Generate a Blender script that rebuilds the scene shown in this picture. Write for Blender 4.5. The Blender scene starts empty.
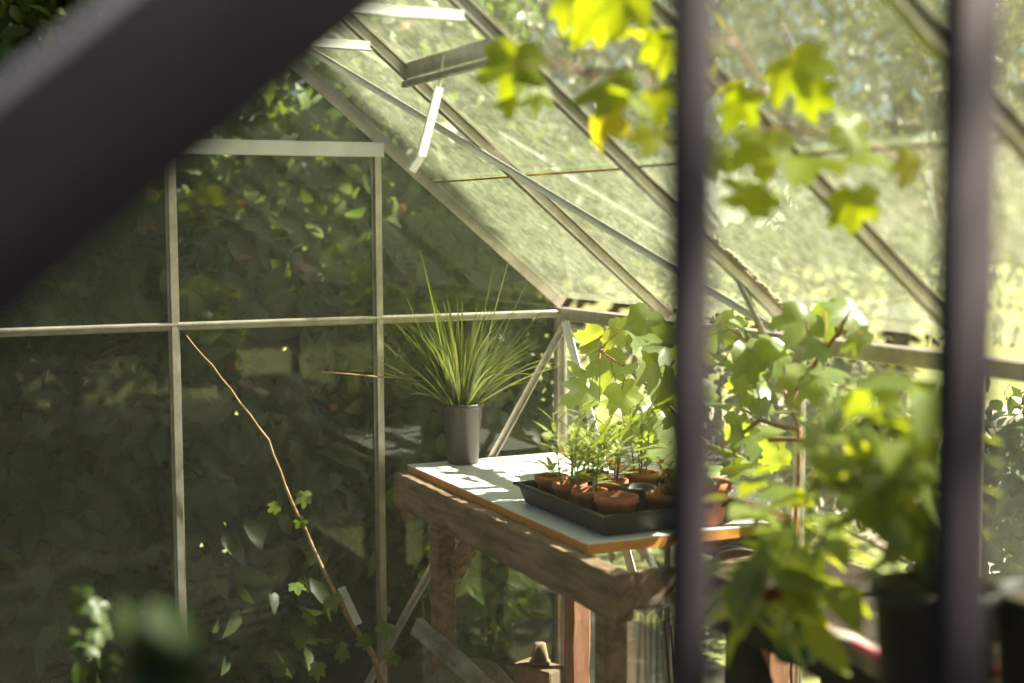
import bpy, math, random
from mathutils import Vector, Matrix
R = random.Random(7)
V = Vector
sc = bpy.context.scene
COL = sc.collection
rad = math.radians
HAZE = .009

# ------------------------------------------------------------------ camera
FPX = 1397.0
YAW, PIT, ROLL = rad(24.73), rad(4.85), rad(-0.25)
CAM = V((0, 0, 1.62))
_F = V((math.sin(YAW)*math.cos(PIT), math.cos(YAW)*math.cos(PIT), -math.sin(PIT)))
_R0 = V((math.cos(YAW), -math.sin(YAW), 0)); _U0 = _R0.cross(_F)
_R = _R0*math.cos(ROLL)+_U0*math.sin(ROLL); _U = -_R0*math.sin(ROLL)+_U0*math.cos(ROLL)

def at(px, py, axis, val):
    """world point seen at a pixel of the photograph, on the plane axis = val ('x','y','z') or at depth ('d')"""
    d = _F*FPX + _R*(px-512) - _U*(py-341.5)
    if axis == 'd': return CAM + d*(val/FPX)
    i = 'xyz'.index(axis)
    return CAM + d*((val-CAM[i])/d[i])

cd = bpy.data.cameras.new('camera'); co = bpy.data.objects.new('camera', cd); COL.objects.link(co)
cd.sensor_width = 36; cd.lens = FPX/1024*36; cd.clip_start = 0.02; cd.clip_end = 200
M = Matrix((( _R.x, _U.x, -_F.x, CAM.x), (_R.y, _U.y, -_F.y, CAM.y), (_R.z, _U.z, -_F.z, CAM.z), (0,0,0,1)))
co.matrix_world = M
cd.dof.use_dof = True; cd.dof.focus_distance = 3.95
cd.dof.aperture_fstop = (cd.lens/1000)/0.034
sc.camera = co

# ------------------------------------------------------------------ materials
def new_mat(name):
    m = bpy.data.materials.new(name); m.use_nodes = True
    nt = m.node_tree; nt.nodes.clear()
    out = nt.nodes.new('ShaderNodeOutputMaterial')
    return m, nt, out
def N(nt, t, **kw):
    n = nt.nodes.new(t)
    for k, v in kw.items():
        if k in n.inputs.keys(): n.inputs[k].default_value = v
        else: setattr(n, k, v)
    return n
def ramp(nt, fac, stops):
    r = nt.nodes.new('ShaderNodeValToRGB'); e = r.color_ramp.elements
    while len(e) < len(stops): e.new(0.5)
    for i, (p, c) in enumerate(stops): e[i].position = p; e[i].color = (*c, 1)
    nt.links.new(fac, r.inputs[0]); return r.outputs[0]

def solid(name, col, rough=.6, metal=0, noise=.25, scale=30, col2=None, bump=.0, spec=.5, stretch=(1,1,1)):
    m, nt, out = new_mat(name)
    p = N(nt, 'ShaderNodeBsdfPrincipled', Roughness=rough, Metallic=metal)
    p.inputs['Specular IOR Level'].default_value = spec
    tc = N(nt, 'ShaderNodeTexCoord'); mp = N(nt, 'ShaderNodeMapping'); mp.inputs['Scale'].default_value = stretch
    nt.links.new(tc.outputs['Object'], mp.inputs[0])
    nz = N(nt, 'ShaderNodeTexNoise', Scale=scale, Detail=6, Roughness=.65)
    nt.links.new(mp.outputs[0], nz.inputs['Vector'])
    c2 = col2 or tuple(c*(1-noise) for c in col)
    c = ramp(nt, nz.outputs[0], [(.35, c2), (.65, col)])
    nt.links.new(c, p.inputs['Base Color'])
    if bump:
        b = N(nt, 'ShaderNodeBump', Strength=bump, Distance=.004)
        nt.links.new(nz.outputs[0], b.inputs['Height']); nt.links.new(b.outputs[0], p.inputs['Normal'])
    nt.links.new(p.outputs[0], out.inputs[0])
    return m

def leafmat(name, cols, trans=.45, rough=.38, tcol=None, spec=.5):
    """cols: list of leaf colours spread at random over the leaves; tcol: the colour light takes on passing through"""
    m, nt, out = new_mat(name)
    geo = N(nt, 'ShaderNodeNewGeometry')
    n = len(cols)
    c = ramp(nt, geo.outputs['Random Per Island'], [(i/max(1, n-1), q) for i, q in enumerate(cols)])
    tc = N(nt, 'ShaderNodeTexCoord')
    nz = N(nt, 'ShaderNodeTexNoise', Scale=60, Detail=3)
    nt.links.new(tc.outputs['Object'], nz.inputs['Vector'])
    mx = N(nt, 'ShaderNodeMix', data_type='RGBA', blend_type='MULTIPLY'); mx.inputs[0].default_value = .35
    nt.links.new(c, mx.inputs[6]); nt.links.new(nz.outputs[0], mx.inputs[7])
    p = N(nt, 'ShaderNodeBsdfPrincipled', Roughness=rough)
    p.inputs['Specular IOR Level'].default_value = spec
    nt.links.new(mx.outputs[2], p.inputs['Base Color'])
    t = N(nt, 'ShaderNodeBsdfTranslucent')
    tm = N(nt, 'ShaderNodeMix', data_type='RGBA', blend_type='MULTIPLY'); tm.inputs[0].default_value = 1
    tm.inputs[7].default_value = (*(tcol or (2.6, 2.4, .55)), 1)
    nt.links.new(mx.outputs[2], tm.inputs[6]); nt.links.new(tm.outputs[2], t.inputs[0])
    ms = N(nt, 'ShaderNodeMixShader'); ms.inputs[0].default_value = trans
    nt.links.new(p.outputs[0], ms.inputs[1]); nt.links.new(t.outputs[0], ms.inputs[2])
    nt.links.new(ms.outputs[0], out.inputs[0])
    return m

def glassmat(name, lo, hi, col, scale=2.2, refl=1.0, col2=None, swirl=False):
    """thin glass with a film of algae and dust: lo..hi is how much of the pane the film covers"""
    m, nt, out = new_mat(name)
    tc = N(nt, 'ShaderNodeTexCoord')
    nz = N(nt, 'ShaderNodeTexNoise', Scale=scale, Detail=8, Roughness=.68, Distortion=1.2)
    nt.links.new(tc.outputs['Object'], nz.inputs['Vector'])
    n2 = N(nt, 'ShaderNodeTexNoise', Scale=scale*22, Detail=4, Roughness=.7)
    nt.links.new(tc.outputs['Object'], n2.inputs['Vector'])
    mr = N(nt, 'ShaderNodeMapRange'); mr.inputs[1].default_value = .32; mr.inputs[2].default_value = .68
    mr.inputs[3].default_value = lo; mr.inputs[4].default_value = hi
    nt.links.new(nz.outputs[0], mr.inputs[0])
    mr2 = N(nt, 'ShaderNodeMapRange'); mr2.inputs[1].default_value = .35; mr2.inputs[2].default_value = .7
    mr2.inputs[3].default_value = .75; mr2.inputs[4].default_value = 1.2
    nt.links.new(n2.outputs[0], mr2.inputs[0])
    mu = N(nt, 'ShaderNodeMath', operation='MULTIPLY'); mu.use_clamp = True
    nt.links.new(mr.outputs[0], mu.inputs[0]); nt.links.new(mr2.outputs[0], mu.inputs[1])
    fac = mu.outputs[0]
    if swirl:   # wipe marks left by a cloth
        wn = N(nt, 'ShaderNodeTexNoise', Scale=3.2, Detail=10, Roughness=.75, Distortion=5.5)
        nt.links.new(tc.outputs['Object'], wn.inputs['Vector'])
        wr = N(nt, 'ShaderNodeMapRange'); wr.inputs[1].default_value = .56; wr.inputs[2].default_value = .66
        wr.inputs[3].default_value = 0; wr.inputs[4].default_value = .16
        nt.links.new(wn.outputs[0], wr.inputs[0])
        ad = N(nt, 'ShaderNodeMath', operation='ADD'); ad.use_clamp = True
        nt.links.new(fac, ad.inputs[0]); nt.links.new(wr.outputs[0], ad.inputs[1]); fac = ad.outputs[0]
    tr = N(nt, 'ShaderNodeBsdfTransparent', Color=(.95, .985, .95, 1))
    gl = N(nt, 'ShaderNodeBsdfGlossy', Roughness=.015)
    lw = N(nt, 'ShaderNodeLayerWeight'); lw.inputs[0].default_value = .5
    pw = N(nt, 'ShaderNodeMath', operation='POWER'); pw.inputs[1].default_value = 5
    nt.links.new(lw.outputs['Facing'], pw.inputs[0])
    fr = N(nt, 'ShaderNodeMath', operation='MULTIPLY_ADD'); fr.inputs[1].default_value = .9; fr.inputs[2].default_value = .04*refl
    nt.links.new(pw.outputs[0], fr.inputs[0])
    m1 = N(nt, 'ShaderNodeMixShader')
    nt.links.new(fr.outputs[0], m1.inputs[0]); nt.links.new(tr.outputs[0], m1.inputs[1]); nt.links.new(gl.outputs[0], m1.inputs[2])
    cc = ramp(nt, n2.outputs[0], [(.3, col2 or col), (.7, col)])
    df = N(nt, 'ShaderNodeBsdfDiffuse'); tl = N(nt, 'ShaderNodeBsdfTranslucent')
    nt.links.new(cc, df.inputs[0]); nt.links.new(cc, tl.inputs[0])
    m2 = N(nt, 'ShaderNodeMixShader'); m2.inputs[0].default_value = .72
    nt.links.new(df.outputs[0], m2.inputs[1]); nt.links.new(tl.outputs[0], m2.inputs[2])
    m3 = N(nt, 'ShaderNodeMixShader')
    nt.links.new(fac, m3.inputs[0]); nt.links.new(m1.outputs[0], m3.inputs[1]); nt.links.new(m2.outputs[0], m3.inputs[2])
    nt.links.new(m3.outputs[0], out.inputs[0])
    return m

MT = {}
MT['alu'] = solid('weathered_aluminium', (.66, .61, .54), .34, .7, col2=(.45, .41, .33), scale=18)
MT['alu_white'] = solid('bright_aluminium', (.80, .80, .78), .35, .25, noise=.12, scale=14)
MT['alu_shade'] = solid('shade_dark_frame', (.016, .014, .017), .6, 0, spec=.12, noise=.2, scale=8)  # near frame is unlit; that shade is put into the aluminium colour
MT['stay_white'] = solid('vent_stay_white', (.92, .92, .90), .3, 0, noise=.03)  # plain near-white for the vent stay
MT['post'] = solid('shade_plum_post', (.038, .031, .037), .7, 0, noise=.15, scale=8, spec=.08)  # doorway shade put into the post colour, with a plum tint
MT['alu_trim'] = solid('skylit_verge_trim', (.16, .16, .20), .5, .3, noise=.2, scale=8)  # bluish skylight on the verge edge is put into the trim colour
MT['roofglass'] = glassmat('algae_filmed_roof_glass', .10, .23, (.46, .48, .36), 1.7, col2=(.25, .30, .16), swirl=True)
MT['roofglass_upper'] = glassmat('thinner_filmed_roof_glass', .03, .13, (.46, .48, .36), 1.7, col2=(.25, .30, .16))
MT['gableglass'] = glassmat('lightly_filmed_gable_glass', .03, .09, (.55, .62, .36), 1.3, refl=1.1, col2=(.4, .48, .22))
MT['wallglass'] = glassmat('clear_wall_glass', .005, .03, (.7, .75, .6), 2.0)
MT['algae'] = solid('rusty_lap_grime', (.42, .23, .07), .8, 0, col2=(.2, .14, .05), scale=25)
MT['moss'] = solid('pale_lichen_crust', (.62, .56, .42), .95, 0, col2=(.40, .36, .22), scale=70, bump=.6)
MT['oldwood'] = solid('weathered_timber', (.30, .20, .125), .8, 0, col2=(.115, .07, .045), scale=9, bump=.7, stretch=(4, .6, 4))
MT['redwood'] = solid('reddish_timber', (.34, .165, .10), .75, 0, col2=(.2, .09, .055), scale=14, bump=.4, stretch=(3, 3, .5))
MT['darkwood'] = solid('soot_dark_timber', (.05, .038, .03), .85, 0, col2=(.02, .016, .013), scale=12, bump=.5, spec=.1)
MT['chip'] = solid('raw_orange_board_edge', (.74, .33, .065), .7, 0, col2=(.60, .24, .04), scale=20)
MT['melamine'] = solid('white_melamine', (.80, .80, .82), .28, 0, noise=.06, scale=5)
MT['birch'] = solid('flaking_pale_paint', (.38, .33, .28), .8, 0, col2=(.13, .10, .08), scale=16, bump=.4)
MT['blackplastic'] = solid('black_plastic', (.007, .007, .0075), .5, 0, noise=.2)
MT['potbrown'] = solid('dark_grey_pot_plastic', (.050, .040, .034), .38, 0, noise=.2, scale=10)
MT['terra'] = solid('terracotta', (.42, .145, .06), .75, 0, col2=(.28, .085, .035), scale=18, bump=.2)
MT['soil'] = solid('potting_soil', (.10, .075, .045), .95, 0, col2=(.03, .022, .014), scale=90, bump=1)
MT['greenplastic'] = leafmat('green_translucent_plastic', [(.02, .22, .04), (.02, .25, .05)], .5, .3, (1.2, 1.8, .9))
MT['white'] = solid('white_label_plastic', (.78, .76, .72), .5, 0, noise=.08)
MT['stem'] = solid('brown_cane', (.42, .27, .14), .7, 0, col2=(.22, .13, .07), scale=40)
MT['greenstem'] = solid('green_stem', (.20, .27, .06), .6, 0, col2=(.12, .18, .04), scale=40)
MT['vinestem'] = solid('pinkish_vine_cane', (.42, .20, .12), .6, 0, col2=(.24, .13, .07), scale=40)
MT['bark'] = solid('bark', (.11, .085, .06), .9, 0, col2=(.05, .04, .03), scale=14, bump=1)
MT['pink'] = solid('pink_plastic', (.75, .16, .28), .4, 0, noise=.05)
MT['rubber'] = solid('black_hose_rubber', (.02, .02, .022), .45, 0, noise=.1)
MT['brownglass'] = solid('brown_bottle_glass', (.035, .018, .01), .12, 0, noise=.1)
MT['label'] = solid('cream_paper_label', (.55, .48, .38), .7, 0, noise=.1)
MT['redpaper'] = solid('red_paper_band', (.40, .07, .04), .7, 0, noise=.1)
MT['stone'] = solid('pale_stone', (.20, .14, .09), .9, 0, col2=(.10, .07, .05), scale=20, bump=.6)
MT['canvas'] = solid('hessian', (.24, .20, .14), .95, 0, col2=(.15, .12, .08), scale=60, bump=.5)
MT['grass'] = leafmat('grass_blade', [(.10, .15, .03), (.17, .22, .05), (.24, .28, .08), (.08, .12, .025)], .3, .3, (2.0, 1.9, .7))
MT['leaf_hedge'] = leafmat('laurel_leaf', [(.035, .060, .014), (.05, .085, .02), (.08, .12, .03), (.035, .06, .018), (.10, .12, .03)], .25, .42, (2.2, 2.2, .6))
MT['leaf_weed'] = leafmat('shade_dark_weed_leaf', [(.03, .055, .018), (.04, .07, .022)], .25, .5, spec=.25)  # shade at lower left is put into these leaf colours
MT['leaf_laurel'] = leafmat('sun_toned_laurel_leaf', [(.06, .11, .02), (.10, .16, .03), (.15, .21, .05), (.07, .11, .025)], .35, .42, (2.3, 2.2, .5))  # lighter hedge leaf, sun on the upper hedge put into its colour
MT['leaf_shade'] = leafmat('shade_dark_leaf', [(.012, .026, .009), (.02, .040, .012), (.03, .05, .016)], .12, .5, spec=.25)  # darkened hedge leaf, shade on the left put into its colour
MT['leaf_tree'] = leafmat('tree_leaf', [(.06, .075, .025), (.10, .115, .038), (.05, .06, .02), (.15, .14, .045)], .4, .45, (2.3, 1.9, .7))
MT['leaf_vine'] = leafmat('vine_leaf', [(.18, .25, .09), (.26, .34, .14), (.20, .28, .09), (.30, .36, .13)], .45, .34, (2.2, 2.0, .35), spec=.95)
MT['leaf_vine_up'] = leafmat('young_vine_leaf', [(.14, .20, .02), (.22, .27, .03), (.17, .23, .025), (.30, .26, .035)], .62, .45, (3.0, 2.6, .30))
MT['leaf_pepper'] = leafmat('glossy_pepper_leaf', [(.18, .24, .06), (.26, .33, .09), (.34, .40, .11), (.20, .26, .07)], .48, .22, (2.5, 2.2, .4), spec=.8)
MT['leaf_seed'] = leafmat('seedling_leaf', [(.24, .32, .10), (.32, .40, .16), (.40, .46, .14)], .45, .4, (1.9, 1.7, .5))
MT['leaf_dead'] = leafmat('dead_beech_leaf', [(.26, .10, .035), (.34, .15, .05), (.20, .09, .04)], .3, .6, (1.6, 1.2, .8))
MT['petal_yellow'] = leafmat('yellow_petal', [(.78, .55, .05), (.72, .42, .04)], .4, .6, (1.3, 1.2, .6))
MT['petal_orange'] = leafmat('orange_petal', [(.75, .22, .02), (.65, .16, .02)], .35, .6, (1.3, 1.1, .6))
MT['lawn'] = solid('lawn_grass', (.24, .25, .075), .95, 0, col2=(.15, .17, .05), scale=6, bump=.5)
MT['gravel'] = solid('pale_gravel', (.62, .52, .43), .95, 0, col2=(.42, .35, .28), scale=60, bump=.6)
MT['dirt'] = solid('dark_earth_floor', (.035, .028, .02), .95, 0, col2=(.018, .015, .011), scale=12, bump=.6)

# ------------------------------------------------------------------ mesh builder
class MB:
    def __init__(s): s.v = []; s.f = []; s.sm = []
    def add(s, vs, fs, smooth=False):
        b = len(s.v); s.v.extend([tuple(v) for v in vs])
        s.f.extend([tuple(b+i for i in f) for f in fs]); s.sm.extend([smooth]*len(fs))
    def box(s, c, d, rot=None):
        c = V(c); hx, hy, hz = d[0]/2, d[1]/2, d[2]/2
        vs = [V((x, y, z)) for x in (-hx, hx) for y in (-hy, hy) for z in (-hz, hz)]
        if rot is not None: vs = [rot @ v for v in vs]
        s.add([c+v for v in vs], [(0,1,3,2), (4,6,7,5), (0,4,5,1), (2,3,7,6), (0,2,6,4), (1,5,7,3)])
    def prof(s, p0, p1, poly, side):
        """extrude a closed section along p0-p1; the section's u runs along `side`, v along side x axis"""
        p0, p1 = V(p0), V(p1); ax = (p1-p0).normalized()
        u = V(side); u = (u-ax*u.dot(ax)).normalized(); w = ax.cross(u)
        n = len(poly)
        vs = [p0+u*a+w*b for a, b in poly]+[p1+u*a+w*b for a, b in poly]
        fs = [(i, (i+1) % n, n+(i+1) % n, n+i) for i in range(n)]+[tuple(range(n))[::-1], tuple(range(n, 2*n))]
        s.add(vs, fs)
    def beam(s, p0, p1, w, h, side=(0, 0, 1), c=.004):
        a, b = w/2, h/2; c = min(c, a*.4, b*.4)
        s.prof(p0, p1, [(-a+c, -b), (a-c, -b), (a, -b+c), (a, b-c), (a-c, b), (-a+c, b), (-a, b-c), (-a, -b+c)], side)
    def rough_beam(s, p0, p1, w, h, side, n=14, j=.004):
        """hand-sawn timber: section wobbles a little along its length"""
        p0, p1 = V(p0), V(p1); ax = (p1-p0).normalized(); u = V(side); u = (u-ax*u.dot(ax)).normalized(); k = ax.cross(u)
        vs = []; fs = []
        sec = [(-.5, -.42), (-.42, -.5), (.42, -.5), (.5, -.42), (.5, .42), (.42, .5), (-.42, .5), (-.5, .42)]
        for i in range(n+1):
            p = p0.lerp(p1, i/n)
            for a, b in sec: vs.append(p+u*(a*w+R.uniform(-j, j))+k*(b*h+R.uniform(-j, j)))
        for i in range(n):
            for q in range(8): fs.append((i*8+q, i*8+(q+1) % 8, (i+1)*8+(q+1) % 8, (i+1)*8+q))
        fs += [tuple(range(8))[::-1], tuple(range(n*8, n*8+8))]
        s.add(vs, fs)
    def tube(s, pts, r, n=8):
        pts = [V(p) for p in pts]; rs = r if isinstance(r, (list, tuple)) else [r]*len(pts)
        vs = []; fs = []; m = len(pts); pu = None
        for i, p in enumerate(pts):
            t = (pts[min(i+1, m-1)]-pts[max(i-1, 0)]).normalized()
            ref = pu if pu is not None else (V((0, 0, 1)) if abs(t.z) < .9 else V((1, 0, 0)))
            u = (ref-t*ref.dot(t)).normalized(); pu = u; w = t.cross(u)
            for k in range(n):
                a = 2*math.pi*k/n; vs.append(p+(u*math.cos(a)+w*math.sin(a))*rs[i])
        for i in range(m-1):
            for k in range(n): fs.append((i*n+k, i*n+(k+1) % n, (i+1)*n+(k+1) % n, (i+1)*n+k))
        fs += [tuple(range(n))[::-1], tuple(range((m-1)*n, m*n))]
        s.add(vs, fs, True)
    def lathe(s, c, prof, n=28, tilt=None):
        c = V(c); vs = []; fs = []; m = len(prof)
        for r, z in prof:
            for k in range(n):
                a = 2*math.pi*k/n; v = V((r*math.cos(a), r*math.sin(a), z))
                if tilt is not None: v = tilt @ v
                vs.append(c+v)
        for i in range(m-1):
            for k in range(n): fs.append((i*n+k, i*n+(k+1) % n, (i+1)*n+(k+1) % n, (i+1)*n+k))
        fs += [tuple(range(n))[::-1], tuple(range((m-1)*n, m*n))]
        s.add(vs, fs, True)
    # leaves: p = base, d = direction of the tip, nrm = upper face
    def leaf(s, p, d, nrm, L, W, droop=.25, fold=.18, segs=5, pw=.8, belly=.42):
        p = V(p); d = V(d).normalized(); nrm = V(nrm); nrm = nrm-d*nrm.dot(d)
        if nrm.length < 1e-4: nrm = d.orthogonal()
        nrm.normalize(); w = d.cross(nrm)
        vs = [p]; fs = []
        for i in range(1, segs):
            t = i/segs
            hw = W/2*math.sin(math.pi*t**(math.log(.5)/math.log(belly)))**pw
            c = p+d*(L*t)-nrm*(L*droop*t*t)
            vs += [c-w*hw+nrm*fold*hw, c, c+w*hw+nrm*fold*hw]
        vs.append(p+d*L-nrm*(L*droop)); e = len(vs)-1
        fs += [(0, 1, 2), (0, 2, 3)]
        for i in range(segs-2):
            a = 1+3*i; fs += [(a, a+3, a+4, a+1), (a+1, a+4, a+5, a+2)]
        a = 1+3*(segs-2); fs += [(a, e, a+1), (a+1, e, a+2)]
        s.add(vs, fs, True)
    def vine(s, p, d, nrm, S, cup=.16):
        """five-lobed, toothed vine leaf; p is where the petiole joins"""
        p = V(p); d = V(d).normalized(); nrm = V(nrm); nrm = nrm-d*nrm.dot(d)
        if nrm.length < 1e-4: nrm = d.orthogonal()
        nrm.normalize(); w = d.cross(nrm)
        half = [(0, 1.0), (9, .80), (15, .84), (25, .60), (33, .56), (42, .78), (50, .92), (60, .76), (68, .78), (80, .56),
                (92, .60), (105, .74), (118, .62), (130, .62), (145, .54), (158, .50), (170, .36)]
        pol = half+[(360-a, r) for a, r in half[1:]][::-1]
        jit = R.uniform(.85, 1.1); ph = R.uniform(0, 6)
        c = p+d*(.12*S); vs = [c]; n = len(pol); sx = S*.62
        wav = R.uniform(.03, .1)
        for fr in (.55, 1):
            for a, r in pol:
                th = rad(a); x = math.cos(th)*r*fr; y = math.sin(th)*r*fr*jit
                z = -cup*(x*x+y*y)+wav*math.sin(3*th+ph)*fr*r
                vs.append(c+d*(x*sx)+w*(y*sx)+nrm*(z*sx*1.4))
        fs = [(0, 1+i, 1+(i+1) % n) for i in range(n)]+[(1+i, 1+n+i, 1+n+(i+1) % n, 1+(i+1) % n) for i in range(n)]
        s.add(vs, fs, True)
    def build(s, name, mat, parent=None, bevel=0):
        me = bpy.data.meshes.new(name); me.from_pydata(s.v, [], s.f); me.update()
        me.polygons.foreach_set('use_smooth', s.sm)
        o = bpy.data.objects.new(name, me); COL.objects.link(o)
        me.materials.append(MT[mat] if isinstance(mat, str) else mat)
        if parent is not None:
            o.parent = parent; o.matrix_parent_inverse = Matrix.Translation(-parent.location)
        if bevel:
            b = o.modifiers.new('bevel', 'BEVEL'); b.width = bevel; b.segments = 2
        return o

def thing(name, label, cat, loc, group=None):
    o = bpy.data.objects.new(name, None); COL.objects.link(o); o.location = V(loc); o.empty_display_size = .05
    o['label'] = label; o['category'] = cat
    if group: o['group'] = group
    return o
def struct_root(name, loc=(0, 0, 0)):
    o = bpy.data.objects.new(name, None); COL.objects.link(o); o.location = V(loc); o['kind'] = 'structure'; return o
def tag(o, label, cat, group=None, kind=None):
    o['label'] = label; o['category'] = cat
    if group: o['group'] = group
    if kind: o['kind'] = kind
    return o
def rdir(): 
    while True:
        v = V((R.uniform(-1, 1), R.uniform(-1, 1), R.uniform(-1, 1)))
        if .05 < v.length < 1: return v.normalized()

# ------------------------------------------------------------------ greenhouse
XR, YF, YN = 2.038, 4.03, 0.98
ZE = 1.62-.2917                 # eave
ZR0 = ZE+.031; TAN = .834
RY = [4.03, 3.373, 2.770, 2.167, 1.595, YN]
e0 = at(0, 262, 'y', YN)        # the near left rafter crosses here
XL = e0.x-(e0.z-ZR0)/TAN
XM = (XL+XR)/2; ZRG = ZR0+(XR-XM)*TAN
def roof_r(t, y, dz=0): return V((XR-t, y, ZR0+TAN*t+dz))
def roof_l(t, y, dz=0): return V((XL+t, y, ZR0+TAN*t+dz))
TM = XR-XM
TSEC = [(-.016, 0), (.016, 0), (.016, -.004), (.005, -.004), (.005, -.014), (.009, -.014), (.009, -.019), (-.009, -.019), (-.009, -.014),
        (-.005, -.014), (-.005, -.004), (-.016, -.004)]
def tsec(k=1.0, flip=1): return [(a*k, b*k*flip) for a, b in TSEC][::flip]
NS = (-TAN, 0, 1)

# far gable ------------------------------------------------------------
wb = struct_root('wall_back', (XM, YF, 0))
def gbar(name, p0, p1, k, side, mat='alu', par=wb, flip=1):
    m = MB(); m.prof(p0, p1, tsec(k, flip), side); return m.build(name, mat, par)
S1, S2 = .632, .616
xs = [XR-S1, XR-S1-S2, XR-S1-2*S2]
ztop = lambda x: ZR0+TAN*min(XR-x, x-XL)
ZH = 1.62+.221
for x in xs:
    gbar('glazing_bar', (x, YF, .05), (x, YF, ZH if x > xs[2] else ztop(x)), 1.0, (1, 0, 0))
m = MB(); m.beam((XR, YF, ZE), (XL, YF, ZE), .024, .022, (0, 0, 1)); m.beam((XR, YF-.014, ZE+.006), (XL, YF-.014, ZE+.006), .008, .012, (0, 0, 1))
m.build('cross_rail', 'alu', wb)
m = MB(); m.beam((xs[0]+.02, YF-.012, ZH), (XL+(ZH-ZR0)/TAN+.06, YF-.012, ZH), .044, .016, (0, 0, 1)); m.build('header_bar', 'alu_white', wb)
m = MB(); m.beam((XR, YF, .04), (XL, YF, .04), .08, .04, (0, 0, 1)); m.build('sill', 'alu', wb)
for x in (XR-.012, XL+.012):
    m = MB(); m.beam((x, YF-.005, .05), (x, YF-.005, ZE), .034, .034, (1, 0, 0)); m.beam((x, YF-.03, .05), (x, YF-.03, ZE), .010, .02, (1, 0, 0)); m.build('corner_post', 'alu', wb)
m = MB(); m.prof(roof_r(0, YF), roof_r(TM, YF), [(-.02, 0), (.02, 0), (.02, .005), (.004, .005), (.004, .024), (-.004, .024), (-.004, .005), (-.02, .005)], NS)
m.build('gable_rafter', 'alu', wb)
m = MB(); m.prof(roof_l(0, YF), roof_l(TM, YF), [(-.02, 0), (.02, 0), (.02, -.005), (.004, -.005), (.004, -.024), (-.004, -.024), (-.004, -.005), (-.02, -.005)], (TAN, 0, 1))
m.build('gable_rafter', 'alu', wb)
# brace from the eave corner down to the sill
b1 = at(565, 322, 'y', YF-.03); b2 = at(495, 450, 'y', YF-.03); b3 = b1+(b2-b1)*2.75
m = MB(); m.beam(b1, b3, .022, .003, (1, 0, .4)); m.beam(b1+V((.009, -.008, 0)), b3+V((.009, -.008, 0)), .003, .016, (1, 0, .4)); m.build('diagonal_brace', 'alu', wb)
cols = [XL]+xs[::-1]+[XR]
for i in range(4):
    xa, xb = cols[i], cols[i+1]
    m = MB(); m.box(((xa+xb)/2, YF+.006, (.06+ZE)/2), (xb-xa, .003, ZE-.06)); m.build('lower_glass_pane', 'wallglass', wb)
    pts = [(xa, ZE), (xb, ZE), (xb, ztop(xb))]
    if xa < XM < xb: pts.append((XM, ZRG))
    pts.append((xa, ztop(xa)))
    m = MB(); n = len(pts)
    m.add([V((x, y, z)) for y in (YF+.005, YF+.008) for x, z in pts], [tuple(range(n)), tuple(range(n, 2*n))[::-1]]+[(k, (k+1) % n, n+(k+1) % n, n+k)[::-1] for k in range(n)])
    m.build('upper_glass_pane', 'gableglass', wb)

# right wall ------------------------------------------------------------
wr = struct_root('wall_right', (XR, (YF+YN)/2, 0))
m = MB(); m.prof((XR, YF+.03, ZE), (XR, YN-.03, ZE), [(.018, .02), (.018, -.035), (.012, -.035), (.012, -.006), (-.012, -.006), (-.018, -.02), (-.024, -.012), (-.018, .02)], (0, 0, 1))
m.build('eave_beam', 'alu', wr)
m = MB(); m.beam((XR, YF, .04), (XR, YN, .04), .08, .04, (0, 0, 1)); m.build('sill', 'alu', wr)
for y in RY[1:5]:
    m = MB(); m.prof((XR, y, .05), (XR, y, ZE-.01), tsec(1.0, 1), (0, 1, 0)); m.build('glazing_bar', 'alu', wr)
for i in range(5):
    m = MB(); m.box((XR+.006, (RY[i]+RY[i+1])/2, (.06+ZE)/2), (.003, RY[i]-RY[i+1], ZE-.06)); m.build('glass_pane', 'wallglass', wr)
c1 = at(567, 322, 'x', XR-.03); c2 = at(592, 415, 'x', XR-.03); c3 = c1+(c2-c1)*2.6
m = MB(); m.beam(c1, c3, .022, .003, (0, 1, .4)); m.beam(c1+V((-.008, .009, 0)), c3+V((-.008, .009, 0)), .003, .016, (0, 1, .4)); m.build('diagonal_brace', 'alu_white', wr)

# left wall ------------------------------------------------------------
wl = struct_root('wall_left', (XL, (YF+YN)/2, 0))
m = MB(); m.beam((XL, YF, ZE), (XL, YN, ZE), .04, .04, (0, 0, 1)); m.build('eave_beam', 'alu', wl)
m = MB(); m.beam((XL, YF, .04), (XL, YN, .04), .08, .04, (0, 0, 1)); m.build('sill', 'alu', wl)
for y in RY[1:5]:
    m = MB(); m.prof((XL, y, .05), (XL, y, ZE-.01), tsec(1.0, 1), (0, -1, 0)); m.build('glazing_bar', 'alu', wl)
for i in range(5):
    m = MB(); m.box((XL-.006, (RY[i]+RY[i+1])/2, (.06+ZE)/2), (.003, RY[i]-RY[i+1], ZE-.06)); m.build('glass_pane', 'wallglass', wl)

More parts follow.
